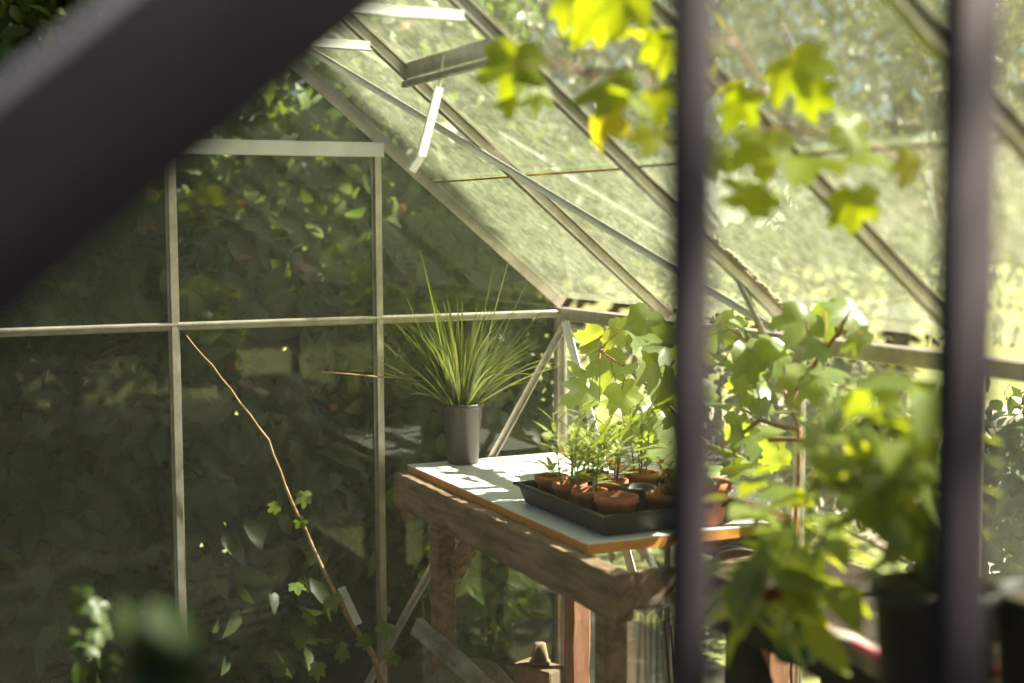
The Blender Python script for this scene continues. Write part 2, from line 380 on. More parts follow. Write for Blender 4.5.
# roof ------------------------------------------------------------
rr = struct_root('ceiling_right', (XM+.5, 2.5, ZRG))
RSEC = [(-.004, .006), (-.004, .0), (-.022, 0), (-.022, -.004), (-.022, -.016), (.022, -.016), (.022, -.004), (.022, 0), (.004, 0), (.004, .006)]
def rafter(y, f, par, mat='alu'):
    m = MB(); a, b = f(0, y, -.004), f(TM, y, -.004)
    s = 1 if f is roof_r else -1
    sec = [(.004, .013), (.004, .004), (-.004, .004), (-.004, .013), (-.022, .013), (-.022, .009), (-.006, .009), (-.006, -.013), (.006, -.013), (.006, .009), (.022, .009), (.022, .013)]
    nn = V((-TAN*-1*s, 0, 1)).normalized()
    ax = (b-a).normalized()
    # u along the house, v along the roof normal
    u = V((0, 1, 0)); w = ax.cross(u)
    flip = 1 if w.z > 0 else -1
    poly = [(p, q*flip) for p, q in [(-.016, .013), (.016, .013), (.016, .009), (.006, .009), (.006, -.011), (.012, -.011), (.012, -.016), (-.012, -.016), (-.012, -.011), (-.006, -.011), (-.006, .009), (-.016, .009)]]
    m.prof(a, b, poly, u); return m.build('rafter', mat, par)
for y in RY[1:5]: rafter(y, roof_r, rr)
m = MB(); m.beam((XM, YF, ZRG+.01), (XM, YN, ZRG+.01), .04, .06, (1, 0, 0)); m.build('ridge_bar', 'alu', rr)
TL = XR-at(432, 181, 'y', YF).x   # where the roof panes overlap
for i in range(5):
    ya, yb = RY[i], RY[i+1]
    for ta, tb, dz in ((0.01, TL+.012, .012), (TL, TM, .017)):
        m = MB()
        vs = [roof_r(t, y, dz+e) for e in (0, .003) for t, y in ((ta, ya), (tb, ya), (tb, yb), (ta, yb))]
        m.add(vs, [(0,1,2,3), (7,6,5,4), (0,4,5,1), (1,5,6,2), (2,6,7,3), (3,7,4,0)]); m.build('roof_glass', 'roofglass' if dz < .015 or i < 2 else 'roofglass_upper', rr)
    m = MB(); m.beam(roof_r(TL, ya-.012, .010), roof_r(TL+R.uniform(-.004, .004), yb+.012, .010), .006, .003, (1, 0, -TAN)); m.build('lap_strip', 'algae', rr)
# lichen crust on the third rafter
m = MB()
for k in range(150):
    t = R.uniform(.02, .36); p = roof_r(t, RY[2]-.012+R.uniform(-.014, .004), .014); r = R.uniform(.002, .0075)
    m.lathe(p, [(r*.6, -r*.3), (r, 0), (r*.7, r*.5), (r*.2, r*.7)], 7, Matrix.Rotation(R.uniform(-.5, .5), 3, 'X'))
m.build('lichen', 'moss', rr)
# wind brace flat under the rafters
def on_roof(px, py, dz):
    # ray / plane z = ZR0+dz+TAN*(XR-x)
    d = at(px, py, 'd', 1)-CAM; nx = V((TAN, 0, 1)); k = (ZR0+dz+TAN*XR-nx.dot(CAM))/nx.dot(d); return CAM+d*k
w0, w1 = on_roof(327, 58, -.028), on_roof(776, 328, -.028)
w0 = w0+(w0-w1)*.05
m = MB(); m.beam(w0, w1, .003, .022, (TAN, 0, 1)); m.beam(w0+V((0, 0, -.008)), w1+V((0, 0, -.008)), .016, .003, (TAN, 0, 1)); m.build('wind_brace', 'alu_white', rr)
# eave bracket on third rafter
p = roof_r(.17, RY[2], -.02)
m = MB(); m.tube([p, p+V((.055, 0, -.10)), V((XR-.02, RY[2], ZE-.14))], .009, 8); m.build('eave_stay', 'alu', rr)
# collar ties
for y, (px, py) in ((RY[1], (370, 46)), (RY[2], (464, 16))):
    q = at(px, py, 'y', y-.02)
    m = MB(); m.beam((q.x, y-.02, q.z), (XL+(q.z-ZR0)/TAN, y-.02, q.z), .024, .004, (0, 0, 1)); m.beam((q.x, y-.03, q.z-.011), (XL+(q.z-ZR0)/TAN, y-.03, q.z-.011), .003, .02, (0, 0, 1))
    m.build('collar_tie', 'alu_white', rr)
# roof vent frame between rafters two and three
va, vb = on_roof(408, 76, -.01), on_roof(490, 50, -.01)
tv = XR-(va.x+vb.x)/2
m = MB()
m.beam(roof_r(tv, RY[1]-.015, 0), roof_r(tv, RY[2]+.015, 0), .040, .012, (0, 0, 1), .002)
m.beam(roof_r(tv, RY[1]-.015, -.012)+V((-.012, 0, -.024)), roof_r(tv, RY[2]+.015, -.012)+V((-.012, 0, -.024)), .016, .016, (0, 0, 1), .002)
m.build('vent_frame', 'alu', rr)
s0 = at(444, 56, 'x', XR-tv-.005)
s1 = s0+V((0, 0, -.072))-_R*.012
s2 = s0-V((0, 0, .235))-_R*.056; s3 = s2-V((0, 0, .035))-_R*.024
m = MB(); m.beam(s0, s1, .006, .010, _R, .001); 
sr = (_R*.75+_F*.66); m.beam(s1, s2, .025, .006, sr, .001); m.beam(s2, s3, .024, .006, sr, .001); m.build('vent_stay', 'stay_white', rr)

rl = struct_root('ceiling_left', (XL+.5, 2.5, ZRG))
for y in RY[1:5]: rafter(y, roof_l, rl)
for i in range(5):
    m = MB(); vs = [roof_l(t, y, .012+e) for e in (0, .003) for t, y in ((0, RY[i]), (TM, RY[i]), (TM, RY[i+1]), (0, RY[i+1]))]
    m.add(vs, [(3,2,1,0), (4,5,6,7), (1,5,4,0), (2,6,5,1), (3,7,6,2), (0,4,7,3)]); m.build('roof_glass', 'wallglass', rl)

# near gable with its open doorway ------------------------------------------------------------
wf = struct_root('wall_front', (XM, YN, 0))
m = MB()
a, b = roof_l(0, YN, 0), roof_l(TM, YN, 0)
ax = (b-a).normalized(); a = a-ax*.1
sec = [(-.031, .010), (-.031, -.008), (-.026, -.014), (-.010, -.016), (-.004, -.022), (.014, -.022), (.020, -.012), (.026, .000), (.078, .002), (.078, .010)]
m.prof(a, b, sec, (-TAN, 0, 1)); m.build('gable_rafter', 'alu_shade', wf)
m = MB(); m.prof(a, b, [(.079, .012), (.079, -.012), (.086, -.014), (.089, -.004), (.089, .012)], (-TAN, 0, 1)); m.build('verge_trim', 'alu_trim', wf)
m = MB(); m.prof(roof_r(0, YN), roof_r(TM, YN), sec, (TAN, 0, 1)); m.build('gable_rafter', 'alu_shade', wf)
xp1, xp2 = at(690, 300, 'y', YN).x, at(965, 300, 'y', YN).x
for xp, hw in ((xp1, .021), (xp2, .031)):
    m = MB(); n_ = 20
    m.prof((xp, YN, 0), (xp, YN, 2.03), [(hw*math.copysign(abs(math.cos(2*math.pi*k/n_))**.7, math.cos(2*math.pi*k/n_)), .013*math.copysign(abs(math.sin(2*math.pi*k/n_))**.7, math.sin(2*math.pi*k/n_))) for k in range(n_)], (1, 0, 0))
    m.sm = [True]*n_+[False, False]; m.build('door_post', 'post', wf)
m = MB(); m.beam((XR-.02, YN, 0), (XR-.02, YN, ZE), .04, .04, (1, 0, 0)); m.build('corner_post', 'alu_shade', wf)
m = MB(); m.beam((XL+.02, YN, 0), (XL+.02, YN, ZE), .04, .04, (1, 0, 0)); m.build('corner_post', 'alu_shade', wf)
m = MB(); zz = 2.03; m.beam((XL+(zz-ZR0)/TAN, YN, zz), (XR-(zz-ZR0)/TAN, YN, zz), .04, .03, (0, 0, 1)); m.build('header_bar', 'alu_shade', wf)

# ------------------------------------------------------------------ ground
m = MB(); m.add([(-30, -10, -.02), (40, -10, -.02), (40, 40, -.02), (-30, 40, -.02)], [(0, 1, 2, 3)]); o = m.build('ground', 'lawn'); o['kind'] = 'structure'
m = MB(); m.box((.6, -2.0, -.012), (9.0, 5.8, .02)); o = m.build('added_earth_bed', 'dirt'); o['kind'] = 'structure'  # added out of view to darken reflections in the gable glass
m = MB(); m.box((-.2, 5.3, -.014), (6.0, 2.5, .02)); o = m.build('hedge_bed', 'dirt'); o['kind'] = 'structure'
m = MB(); m.box(((XL+XR)/2, (YF+YN)/2, 0), (XR-XL+.1, YF-YN+.1, .03)); o = m.build('floor', 'dirt'); o['kind'] = 'structure'
m = MB(); m.box((6.1, 4.6, -.012), (3.4, 12, .02), Matrix.Rotation(rad(-14), 3, 'Z')); o = m.build('garden_path', 'gravel'); o['kind'] = 'structure'

# ------------------------------------------------------------------ bench one
ZT = 1.62-.7357; TX = 1.4786; YB0 = 2.80
bench = thing('potting_bench', 'weathered timber potting bench with white board top by the far gable', 'bench', (1.75, 3.4, 0.015))
BT = .024
m = MB()
m.box(((TX+XR-.05)/2, (YB0+YF-.05)/2, ZT-.0015), (XR-.05-TX, YF-.05-YB0, .003)); bt = m.build('board_top', 'melamine', bench)
m = MB(); m.box(((TX+XR-.05)/2, (YB0+YF-.05)/2, ZT-.003-BT/2), (XR-.05-TX-.001, YF-.05-YB0-.001, BT)); m.build('board_core', 'chip', bench)
zb = ZT-.003-BT
m = MB(); m.rough_beam((TX-.018, YF-.05, zb-.045), (TX-.018, YB0-.20, zb-.050), .105, .052, (0, 0, 1), 40, .0016); m.build('front_beam', 'oldwood', bench)
m = MB(); m.rough_beam((XR-.08, YF-.06, zb-.05), (XR-.08, YB0-.2, zb-.05), .09, .04, (0, 0, 1)); m.build('back_beam', 'oldwood', bench)
for y in (YF-.09, 3.4, YB0-.15):
    m = MB(); m.rough_beam((TX+.01, y, zb-.05), (XR-.1, y, zb-.05), .08, .035, (0, 0, 1)); m.build('cross_rail', 'oldwood', bench)
def leg(x, y, w, mat, name='leg', ztop=zb-.05):
    m = MB(); m.rough_beam((x, y, .015), (x, y, ztop), w, w, (1, 0, 0), 10, .002); return m.build(name, mat, bench)
pA = at(443, 540, 'x', TX+.02); leg(TX+.02, pA.y, .06, 'oldwood')
leg(XR-.10, at(577, 620, 'x', XR-.10).y, .062, 'redwood')
pC = at(611, 620, 'x', TX+.02); leg(TX+.02, pC.y, .058, 'oldwood')
leg(XR-.10, 2.72, .062, 'redwood')
m = MB(); q0 = V((TX+.045, pA.y-.02, .60)); q1 = V((TX+.045, pA.y-.20, zb-.09)); m.rough_beam(q0, q1, .05, .035, (0, 1, 0)); m.build('knee_brace', 'oldwood', bench)
q = at(577, 620, 'x', XR-.10).y
m = MB(); m.rough_beam((XR-.13, q, .66), (XR-.26, q, zb-.08), .05, .035, (1, 0, 0)); m.build('knee_brace', 'redwood', bench)

# ------------------------------------------------------------------ bench two (near, dark)
X2 = at(795, 622, 'z', .86).x
bench2 = thing('staging_bench', 'dark grimy staging bench along the right wall nearest the doorway', 'bench', (1.8, 1.8, 0.015))
m = MB()
for k in range(4):
    x = X2+.05+(XR-.08-X2-.05)*(k+.5)/4
    m.rough_beam((x, 2.52, .85), (x, 1.15, .85), .10, .022, (1, 0, 0), 10, .0015)
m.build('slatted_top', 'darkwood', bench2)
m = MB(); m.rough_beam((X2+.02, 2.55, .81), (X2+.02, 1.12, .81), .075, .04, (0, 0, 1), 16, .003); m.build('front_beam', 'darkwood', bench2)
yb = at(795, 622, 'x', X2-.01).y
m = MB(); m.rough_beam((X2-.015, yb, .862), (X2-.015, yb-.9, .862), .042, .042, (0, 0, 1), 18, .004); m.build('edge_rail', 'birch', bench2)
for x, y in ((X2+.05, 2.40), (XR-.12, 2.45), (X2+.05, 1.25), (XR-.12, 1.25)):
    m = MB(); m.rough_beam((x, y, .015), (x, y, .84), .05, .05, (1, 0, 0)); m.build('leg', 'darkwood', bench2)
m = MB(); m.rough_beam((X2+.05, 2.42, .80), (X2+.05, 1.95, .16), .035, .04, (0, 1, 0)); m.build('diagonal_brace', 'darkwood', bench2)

# ------------------------------------------------------------------ pots
def pot(par, c, r0, r1, h, mat, rim=.006, soil=True, rimh=.018):
    c = V(c); m = MB(); w = .003
    m.lathe(c, [(r0*.3, .0), (r0, 0), (r0+(r1-r0)*.85, h-rimh), (r1+rim*.3, h-rimh), (r1+rim, h-rimh*.9), (r1+rim, h), (r1+rim-w, h+.001), (r1-w*1.2, h-.002), (r0-w, .02), (r0*.3, .018)], 32)
    o = m.build('pot_body', mat, par)
    if soil:
        rs = r0+(r1-r0)*.82-w
        m = MB(); m.lathe(c, [(rs*.98, h-rimh*1.1), (rs, h-rimh*.9), (rs*.6, h-rimh*.6), (rs*.15, h-rimh*.45)], 20); m.build('soil', 'soil', par)
    return o

# grass plant
gp = at(463, 463, 'z', ZT); gp.z = ZT+.001
g = thing('potted_grass', 'tall pot of long arching grass leaves on the white board top', 'plant', gp)
pot(g, gp, .047, .062, .185, 'potbrown', .003, rimh=.012)
m = MB()
def blade(m, p, az, lean, L, W, bend, kink=None):
    p = V(p); n = 9; d = V((math.cos(az)*math.sin(lean), math.sin(az)*math.sin(lean), math.cos(lean)))
    hz = V((math.cos(az), math.sin(az), 0)); side = V((-math.sin(az), math.cos(az), 0)); vs = []; c = p.copy(); ang = lean
    for i in range(n+1):
        t = i/n; w = W/2*(1-t**2.2)*(.55+.9*min(t*4, 1)*.5)
        nn = hz*-math.cos(ang)+V((0, 0, math.sin(ang)))
        c.y = min(c.y, YF-.045)
        vs += [c-side*w, c-nn*w*.45, c+side*w]
        ang += bend/n*(.3+1.6*t)
        if kink and abs(t-kink[0]) < .06: ang += kink[1]
        c = c+(hz*math.sin(ang)+V((0, 0, math.cos(ang))))*(L/n)
    fs = []
    for i in range(n): a = 3*i; fs += [(a, a+1, a+4, a+3), (a+1, a+2, a+5, a+4)]
    m.add(vs, fs, True)
gt = gp+V((0, 0, .172))
for k in range(150):
    az = R.uniform(0, 2*math.pi); r = R.uniform(0, .045)
    p = gt+V((math.cos(az)*r, math.sin(az)*r, 0))
    lean = abs(R.gauss(.12, .30))+r*6; L = R.uniform(.20, .40)
    blade(m, p, az+R.uniform(-.5, .5), lean, L, R.uniform(.006, .012), R.uniform(.1, .9))
# the long ones
azr = math.atan2(_R.y, _R.x); azl = azr+math.pi
for az, lean, L, W, b in ((azl+.2, .16, .50, .013, .10), (azr-.2, .22, .50, .013, .10), (azr+.3, .12, .44, .009, .12), (azr, .38, .44, .010, .10), (azl, .55, .36, .010, .15),
                          (azr+.1, .75, .36, .010, 1.0), (azr-.2, .95, .40, .010, .7), (azl+.2, .85, .30, .010, .7), (azr+.1, .5, .30, .011, 2.4), (azl, .9, .20, .012, 1.6),
                          (azl-.2, .42, .40, .009, .1), (azr+.4, .62, .46, .009, .25), (azr-.3, 1.0, .36, .009, .35), (azl+.1, 1.1, .26, .009, .3)):
    blade(m, gt+V((math.cos(az)*.03, math.sin(az)*.03, 0)), az, lean, L*1.08, W*1.25, b)
m.build('grass_leaves', 'grass', g)

# seed tray with small pots
t0 = at(510, 484, 'z', ZT+.05); t1 = at(603, 540, 'z', ZT+.045)
tx0 = TX+.045; ty1 = t0.y; ty0 = YB0+.015; tx1 = tx0+.40
tray = thing('seed_tray', 'black plastic seed tray full of small pots on the bench', 'tray', ((tx0+tx1)/2, (ty0+ty1)/2, ZT+.001))
m = MB(); cx, cy = (tx0+tx1)/2, (ty0+ty1)/2; sx, sy = tx1-tx0, ty1-ty0
def ring(dx, dy, z): return [V((cx+a*dx/2, cy+b*dy/2, z)) for a, b in ((-1,-1), (1,-1), (1,1), (-1,1))]
lev = [ring(sx-.05, sy-.05, ZT+.002), ring(sx-.022, sy-.022, ZT+.046), ring(sx, sy, ZT+.048), ring(sx, sy, ZT+.056), ring(sx-.03, sy-.03, ZT+.056), ring(sx-.056, sy-.056, ZT+.006)]
vs = [p for l in lev for p in l]; fs = [(3, 2, 1, 0)]
for i in range(5):
    for k in range(4): fs.append((i*4+k, i*4+(k+1) % 4, i*4+4+(k+1) % 4, i*4+4+k))
fs.append((20, 21, 22, 23)); m.add(vs, fs); m.build('tray_shell', 'blackplastic', tray, .002)

def seedling(par, p, h, n, L, W, mat='leaf_seed', lean=(0, 0), up=.5, name='foliage'):
    p = V(p); st = MB(); fo = MB(); tip = p+V((lean[0], lean[1], h))
    st.tube([p, p.lerp(tip, .5)+V((R.uniform(-.004, .004), R.uniform(-.004, .004), 0)), tip], [.0022, .0018, .001], 6)
    for k in range(n):
        t = .15+.85*(k+.5)/n; az = k*2.4+R.uniform(-.4, .4); q = p.lerp(tip, t)
        e = up*(0.3+.9*t)+R.uniform(-.2, .2)
        d = V((math.cos(az)*math.cos(e), math.sin(az)*math.cos(e), math.sin(e)))
        s = (1-.35*abs(t-.5))*R.uniform(.75, 1.15)
        fo.leaf(q, d, V((0, 0, 1)), L*s, W*s, R.uniform(.05, .35), .25, 5, 1.1, .38)
    st.build('stem', 'greenstem', par); fo.build(name, mat, par)
# small pots: (px, py of the rim centre, kind)
sp = [('small terracotta pot with a drooping seedling at the tray\'s far corner', tx0+.075, ty1-.08, 'droop'),
      ('small terracotta pot second along the tray\'s front edge', tx0+.072, ty1-.19, 'tall'),
      ('small terracotta pot third along the tray\'s front edge', tx0+.072, ty1-.295, 'tall'),
      ('wide terracotta pot of bare soil at the tray\'s near front corner', tx0+.080, ty0+.075, 'soil'),
      ('small pot of pale willow-leaved seedlings at the tray\'s rear far corner', tx0+.19, ty1-.09, 'tall'),
      ('small pot of bright seedlings in the middle of the tray', tx0+.185, ty1-.20, 'tall'),
      ('small dark pot of soil behind the wide bare-soil pot', tx0+.20, ty1-.31, 'soil2'),
      ('terracotta pot with a yellow-flowered stem at the tray\'s near end', tx0+.215, ty0+.08, 'flower'),
      ('small pot of seedlings at the back of the tray beside the wall', tx0+.31, ty1-.14, 'tall')]
for lab, x, y, kind in sp:
    c = V((x, y, ZT+.0075)); big = kind == 'soil'
    t = thing('small_pot', lab, 'pot', c, 'small pots in the seed tray')
    r1 = .050 if big else .041; h = .078 if big else .072
    pot(t, c, r1*.74, r1, h, 'blackplastic' if kind == 'soil2' else 'terra', .004, rimh=.016)
    s = c+V((0, 0, h-.014))
    if kind == 'tall':
        for k in range(5):
            dx, dy = R.uniform(-.022, .022), R.uniform(-.022, .022)
            seedling(t, s+V((dx, dy, 0)), R.uniform(.10, .21), 11, .085, .013, lean=(dx*.9, dy*.9), up=.7)
    if kind == 'droop':
        fo = MB()
        for k in range(12):
            az = k*2.4; e = R.uniform(-.1, .9)
            d = V((math.cos(az)*math.cos(e), math.sin(az)*math.cos(e), math.sin(e)))
            fo.leaf(s+V((0, 0, .02)), d, V((0, 0, 1)), R.uniform(.06, .11), .012, .7, .2, 6, 1.0, .4)
        fo.build('foliage', 'leaf_seed', t)
    if kind == 'flower':
        for k in range(2):
            seedling(t, s+V((.01*k, 0, 0)), .07+.02*k, 8, .03, .012, lean=(.01, 0))
        fl = MB()
        for (zz, ox) in ((.065, 0), (.045, .012), (.025, -.01), (.085, -.012)):
            b = s+V((0, 0, zz))+_R*ox
            for k in range(8):
                d = (rdir()+V((-.3, -.6, .2))).normalized(); fl.leaf(b, d, rdir(), .016, .011, .1, .2, 4, .8, .6)
        fl.build('blossom', 'petal_yellow', t)

# terracotta pot at the near corner of the bench
tp = at(716, 527, 'z', ZT); tp.z = ZT+.001
tp.x = min(tp.x, XR-.14); tp.y = max(tp.y, YB0+.06)
t = thing('terracotta_pot', 'terracotta pot standing on the near end of the bench beyond the door post', 'pot', tp)
pot(t, tp, .038, .054, .105, 'terra', .006, rimh=.022)

# green pot plant, marigold and black pot on the dark bench
ZB = .862
def ovate_plant(par, base, stems, mat, L, W, stemmat='greenstem', nl=9, petiole=.02):
    """stems: list of (tip point, number of leaves, size factor)"""
    st = MB(); fo = MB()
    for tip, n, s in stems:
        tip = V(tip); mid = base.lerp(tip, .5)+V((R.uniform(-.03, .03), R.uniform(-.03, .03), .05))
        pts = [base.lerp(mid, u/4).lerp(mid.lerp(tip, u/4), u/4) for u in range(5)]
        st.tube(pts, [.005, .0045, .004, .003, .002], 6)
        for k in range(n):
            u = .35+.65*(k+.7)/n; q = base.lerp(mid, u).lerp(mid.lerp(tip, u), u)
            az = k*2.4+R.uniform(-.5, .5); e = R.uniform(-.6, .5)
            d = V((math.cos(az)*math.cos(e), math.sin(az)*math.cos(e), math.sin(e)))
            q2 = q+d*petiole; st.tube([q, q2], .0012, 4)
            z = s*R.uniform(.7, 1.15)
            fo.leaf(q2, (d+V((0, 0, -.25))), V((R.uniform(-.5, .5), R.uniform(-.5, .5), 1)), L*z, W*z, R.uniform(.1, .45), .16, 6, .85, .42)
    st.build('stem', stemmat, par); fo.build('foliage', mat, par)
bp = at(935, 600, 'd', 2.02); bp.z = ZB
bp.x = min(bp.x, XR-.15)
t = thing('potted_pepper_plant', 'large black pot with a bushy bright-leaved plant beside the wide door post', 'plant', bp)
m = MB(); r0, r1, h = .070, .088, .235
pot(t, bp, r0, r1, h, 'blackplastic', .004, rimh=.02)
top = bp+V((0, 0, h-.02)); stems = []
for px, py, d, n in ((905, 372, 2.15, 9), (870, 372, 2.2, 8), (935, 380, 2.05, 8), (835, 395, 2.2, 9), (860, 430, 2.1, 9), (900, 430, 2.0, 9), (925, 470, 2.0, 8), (815, 440, 2.2, 8), (845, 475, 2.1, 8),
                     (880, 400, 2.25, 8), (890, 500, 2.0, 8), (920, 540, 1.98, 7), (870, 455, 2.25, 8), (940, 420, 2.1, 8), (850, 380, 2.3, 6)):
    stems.append((at(px, py, 'd', d), n, 1.0))
ovate_plant(t, top, stems, 'leaf_pepper', .10, .048)

gp2 = at(797, 590, 'd', 2.42); gp2.z = ZB
t = thing('potted_leafy_plant', 'broad-leaved plant spilling from a bright green pot on the dark bench', 'plant', gp2)
pot(t, gp2, .036, .048, .115, 'greenplastic', .004)
top = gp2+V((0, 0, .10)); stems = []
for px, py, d, n, s in ((740, 500, 2.35, 7, 1), (770, 480, 2.45, 7, .9), (800, 470, 2.4, 7, 1), (735, 560, 2.2, 7, 1.15), (765, 545, 2.2, 6, 1.1), (720, 600, 2.15, 6, 1.1), (755, 620, 2.1, 6, 1.1),
                        (830, 520, 2.2, 5, 1.), (840, 590, 2.1, 4, 1.1), (790, 520, 2.3, 6, 1), (750, 580, 2.15, 6, 1.1), (822, 480, 2.45, 6, .9), (780, 640, 2.1, 4, 1)):
    stems.append((at(px, py, 'd', d), n, s))
ovate_plant(t, top, stems, 'leaf_pepper', .095, .052)

mp_ = at(770, 640, 'd', 2.25); mp_.z = ZB; mp_.x = max(mp_.x, X2+.07)
t = thing('potted_marigold', 'small orange marigold among dark leaves at the bench corner', 'flower', mp_)
pot(t, mp_, .030, .040, .07, 'blackplastic', .003)
fc = at(772, 596, 'd', 2.2); st = MB(); st.tube([mp_+V((0, 0, .06)), fc], .002, 6); st.build('stem', 'greenstem', t)
fl = MB()
for k in range(46):
    d = (rdir()*.8+(CAM-fc).normalized()*.5+V((0, 0, .4))).normalized(); fl.leaf(fc, d, rdir(), .020, .012, .2, .2, 4, .8, .6)
fl.build('flower_head', 'petal_orange', t)

t0_ = at(990, 640, 'd', 2.1); bo = V((t0_.x, t0_.y, ZB))
t = thing('glass_bottle', 'small brown bottle with cream and red label beside the black pot', 'bottle', bo)
zt = at(988, 592, 'd', 2.1).z-ZB
m = MB(); m.lathe(bo, [(.018, 0), (.022, .004), (.022, zt*.68), (.018, zt*.78), (.009, zt*.86), (.009, zt*.95), (.005, zt*.95)], 24); m.build('bottle_body', 'brownglass', t)
m = MB(); m.lathe(bo, [(.0105, zt*.93), (.0105, zt), (.004, zt+.001)], 16); m.build('cap', 'white', t)
m = MB(); m.lathe(bo, [(.0222, zt*.22), (.0226, zt*.23), (.0226, zt*.62), (.0222, zt*.63)], 24); m.build('paper_label', 'label', t)
m = MB(); m.lathe(bo, [(.0227, zt*.38), (.0230, zt*.39), (.0230, zt*.48), (.0227, zt*.49)], 24); m.build('red_band', 'redpaper', t)
bp3 = at(1050, 640, 'd', 2.0); bp3.z = ZB; bp3.x = min(bp3.x, XR-.12)
t = thing('empty_pot', 'plain black nursery pot at the right edge of the picture', 'pot', bp3)
pot(t, bp3, .062, .078, .23, 'blackplastic', .004)

pk = at(866, 650, 'z', .895)
m = MB(); m.tube([pk-V((0, .045, 0)), pk-V((0, .02, 0)), pk+V((0, .03, .002)), pk+V((0, .045, .002))], [.004, .0075, .007, .003], 12)
tag(m.build('marker_pen', 'pink'), 'pink plastic pen lying on the pale edge rail', 'pen')

# black hose loops hanging over the bench end
m = MB(); h0 = at(735, 556, 'z', ZB+.01)
pts = []
for k in range(64):
    a = k/63*2*math.pi*2.6; rr_ = .050+.010*math.sin(a*.7)
    pts.append(at(738+8*math.sin(a*.37), 560, 'y', YB0-.06)+_R*(rr_*math.cos(a)*1.1)+V((0, 0, rr_*math.sin(a)*.65))+_F*(.02*math.sin(a*.5)))
m.tube(pts, .0028, 8); tag(m.build('garden_hose', 'rubber'), 'thin black hose coiled in loops at the bench end', 'hose')
m = MB()
for j in range(9):
    a = at(640+j*7+R.uniform(-3, 3), 575, 'x', TX-.055); 
    z0 = zb-.01
    pts = [V((TX-.01, a.y, z0+.0)), V((TX-.052-.004*j % 3, a.y, z0-.02)), V((TX-.06, a.y+R.uniform(-.02, .02), z0-.20)), V((TX-.06, a.y+R.uniform(-.04, .04), z0-.42-R.uniform(0, .2)))]
    m.tube(pts, .0022, 6)
tag(m.build('twine_bundle', 'rubber'), 'dark strands of twine draped over the bench beam', 'twine')

# things under the bench ------------------------------------------------------------
p = at(470, 672, 'd', 3.8); 
t = V((p.x, p.y, 0.015)); hh = p.z
m = MB(); m.lathe(t, [(.10, 0), (.14, .03), (.15, hh*.5), (.13, hh*.85), (.08, hh), (.03, hh*1.02)], 18); tag(m.build('hessian_sack', 'canvas'), 'slumped pale sack under the white-topped bench', 'sack')
p = at(540, 664, 'd', 4.0); 
m = MB(); m.box((p.x, p.y, p.z/2+.0075), (.08, .14, p.z-.0151), Matrix.Rotation(.4, 3, 'Z')); tag(m.build('stone_block', 'stone', None, .008), 'upright pale stone block against the far corner under the bench', 'stone')
m = MB(); p = at(533, 622, 'd', 4.02); bz = at(540, 664, 'd', 4.0).z
p = V((at(540, 664, 'd', 4.0).x, at(540, 664, 'd', 4.0).y, bz+.0005))
m.lathe(p, [(.030, 0), (.030, .010), (.026, .011), (.017, .060), (.008, .061)], 24); tag(m.build('upturned_pot', 'stone'), 'small pale upturned pot on the stone block under the bench', 'pot')
a, b = at(428, 636, 'd', 3.72), at(505, 695, 'd', 3.55)
b.z = min(b.z, a.z-.12); dd = (b-a).normalized(); e = a+dd*((a.z-.05)/-dd.z)
m = MB(); m.rough_beam(a-dd*.05, e, .05, .02, (0, 0, 1))
tag(m.build('loose_plank', 'birch'), 'loose pale-edged plank sloping down under the bench', 'plank')

# ------------------------------------------------------------------ vines
def vine_plant(par, stems, leaves, stemmat, mat, r=.004):
    st = MB(); fo = MB()
    for pts in stems:
        q = [pts[0]]
        for i in range(len(pts)-1):
            for u in (.33, .66, 1): q.append(pts[i].lerp(pts[i+1], u)+rdir()*.003)
        st.tube(q, [r*(1-.6*i/len(q)) for i in range(len(q))], 7)
    for p, S, base in leaves:
        nrm = (rdir()*.9+V((-.35, -.75, .55))).normalized()
        d = (rdir()*.8+V((0, 0, -.7))); d = d-nrm*d.dot(nrm)
        if d.length < .05: d = nrm.orthogonal()
        d.normalize(); fo.vine(p-d*S*.3, d, nrm, S)
        if base is not None: st.tube([base, base.lerp(p-d*S*.3, .5)+V((0, 0, .008)), p-d*S*.25], .0014, 5)
    st.build('cane', stemmat, par); fo.build('foliage', mat, par)
def near_pt(stems, p):
    best = None
    for pts in stems:
        for i in range(len(pts)-1):
            for u in (0, .25, .5, .75, 1):
                q = pts[i].lerp(pts[i+1], u)
                if best is None or (q-p).length < (best-p).length: best = q
    return best

# grape vine trained along the right wall
XV = XR-.13
base = V((XV, 2.85, .03))
stems = [[V((XV, 2.62, .02)), V((XV, 2.60, .5)), V((XV+.02, 2.62, .95)), at(800, 430, 'x', XV), at(770, 350, 'x', XV), at(730, 330, 'x', XV)],
         [at(800, 430, 'x', XV), at(760, 420, 'x', XV), at(715, 450, 'x', XV), at(640, 380, 'x', XV), at(600, 350, 'x', XV)],
         [at(790, 400, 'x', XV), at(840, 330, 'x', XV-.05), at(850, 310, 'x', XV-.06)],
         [at(770, 440, 'x', XV), at(830, 440, 'x', XV), at(880, 430, 'x', XV)]]
lv = []
for px, py, S in ((722, 332, .085), (748, 335, .07), (752, 365, .085), (775, 360, .08), (733, 405, .10), (745, 385, .09), (762, 385, .075), (800, 388, .085), (788, 410, .06), (715, 445, .10), (735, 435, .08),
                  (712, 470, .09), (757, 440, .09), (770, 455, .07), (798, 330, .085), (780, 343, .07), (825, 322, .08), (845, 315, .07), (853, 340, .06), (815, 350, .06), (838, 372, .08), (822, 385, .07), (700, 400, .09),
                  (690, 360, .08), (830, 410, .07), (856, 395, .07), (742, 468, .07), (765, 405, .07), (728, 360, .07), (810, 430, .06)):
    p = at(px, py, 'x', XV-R.uniform(-.02, .08)); lv.append((p, S*1.55, near_pt(stems, p)))
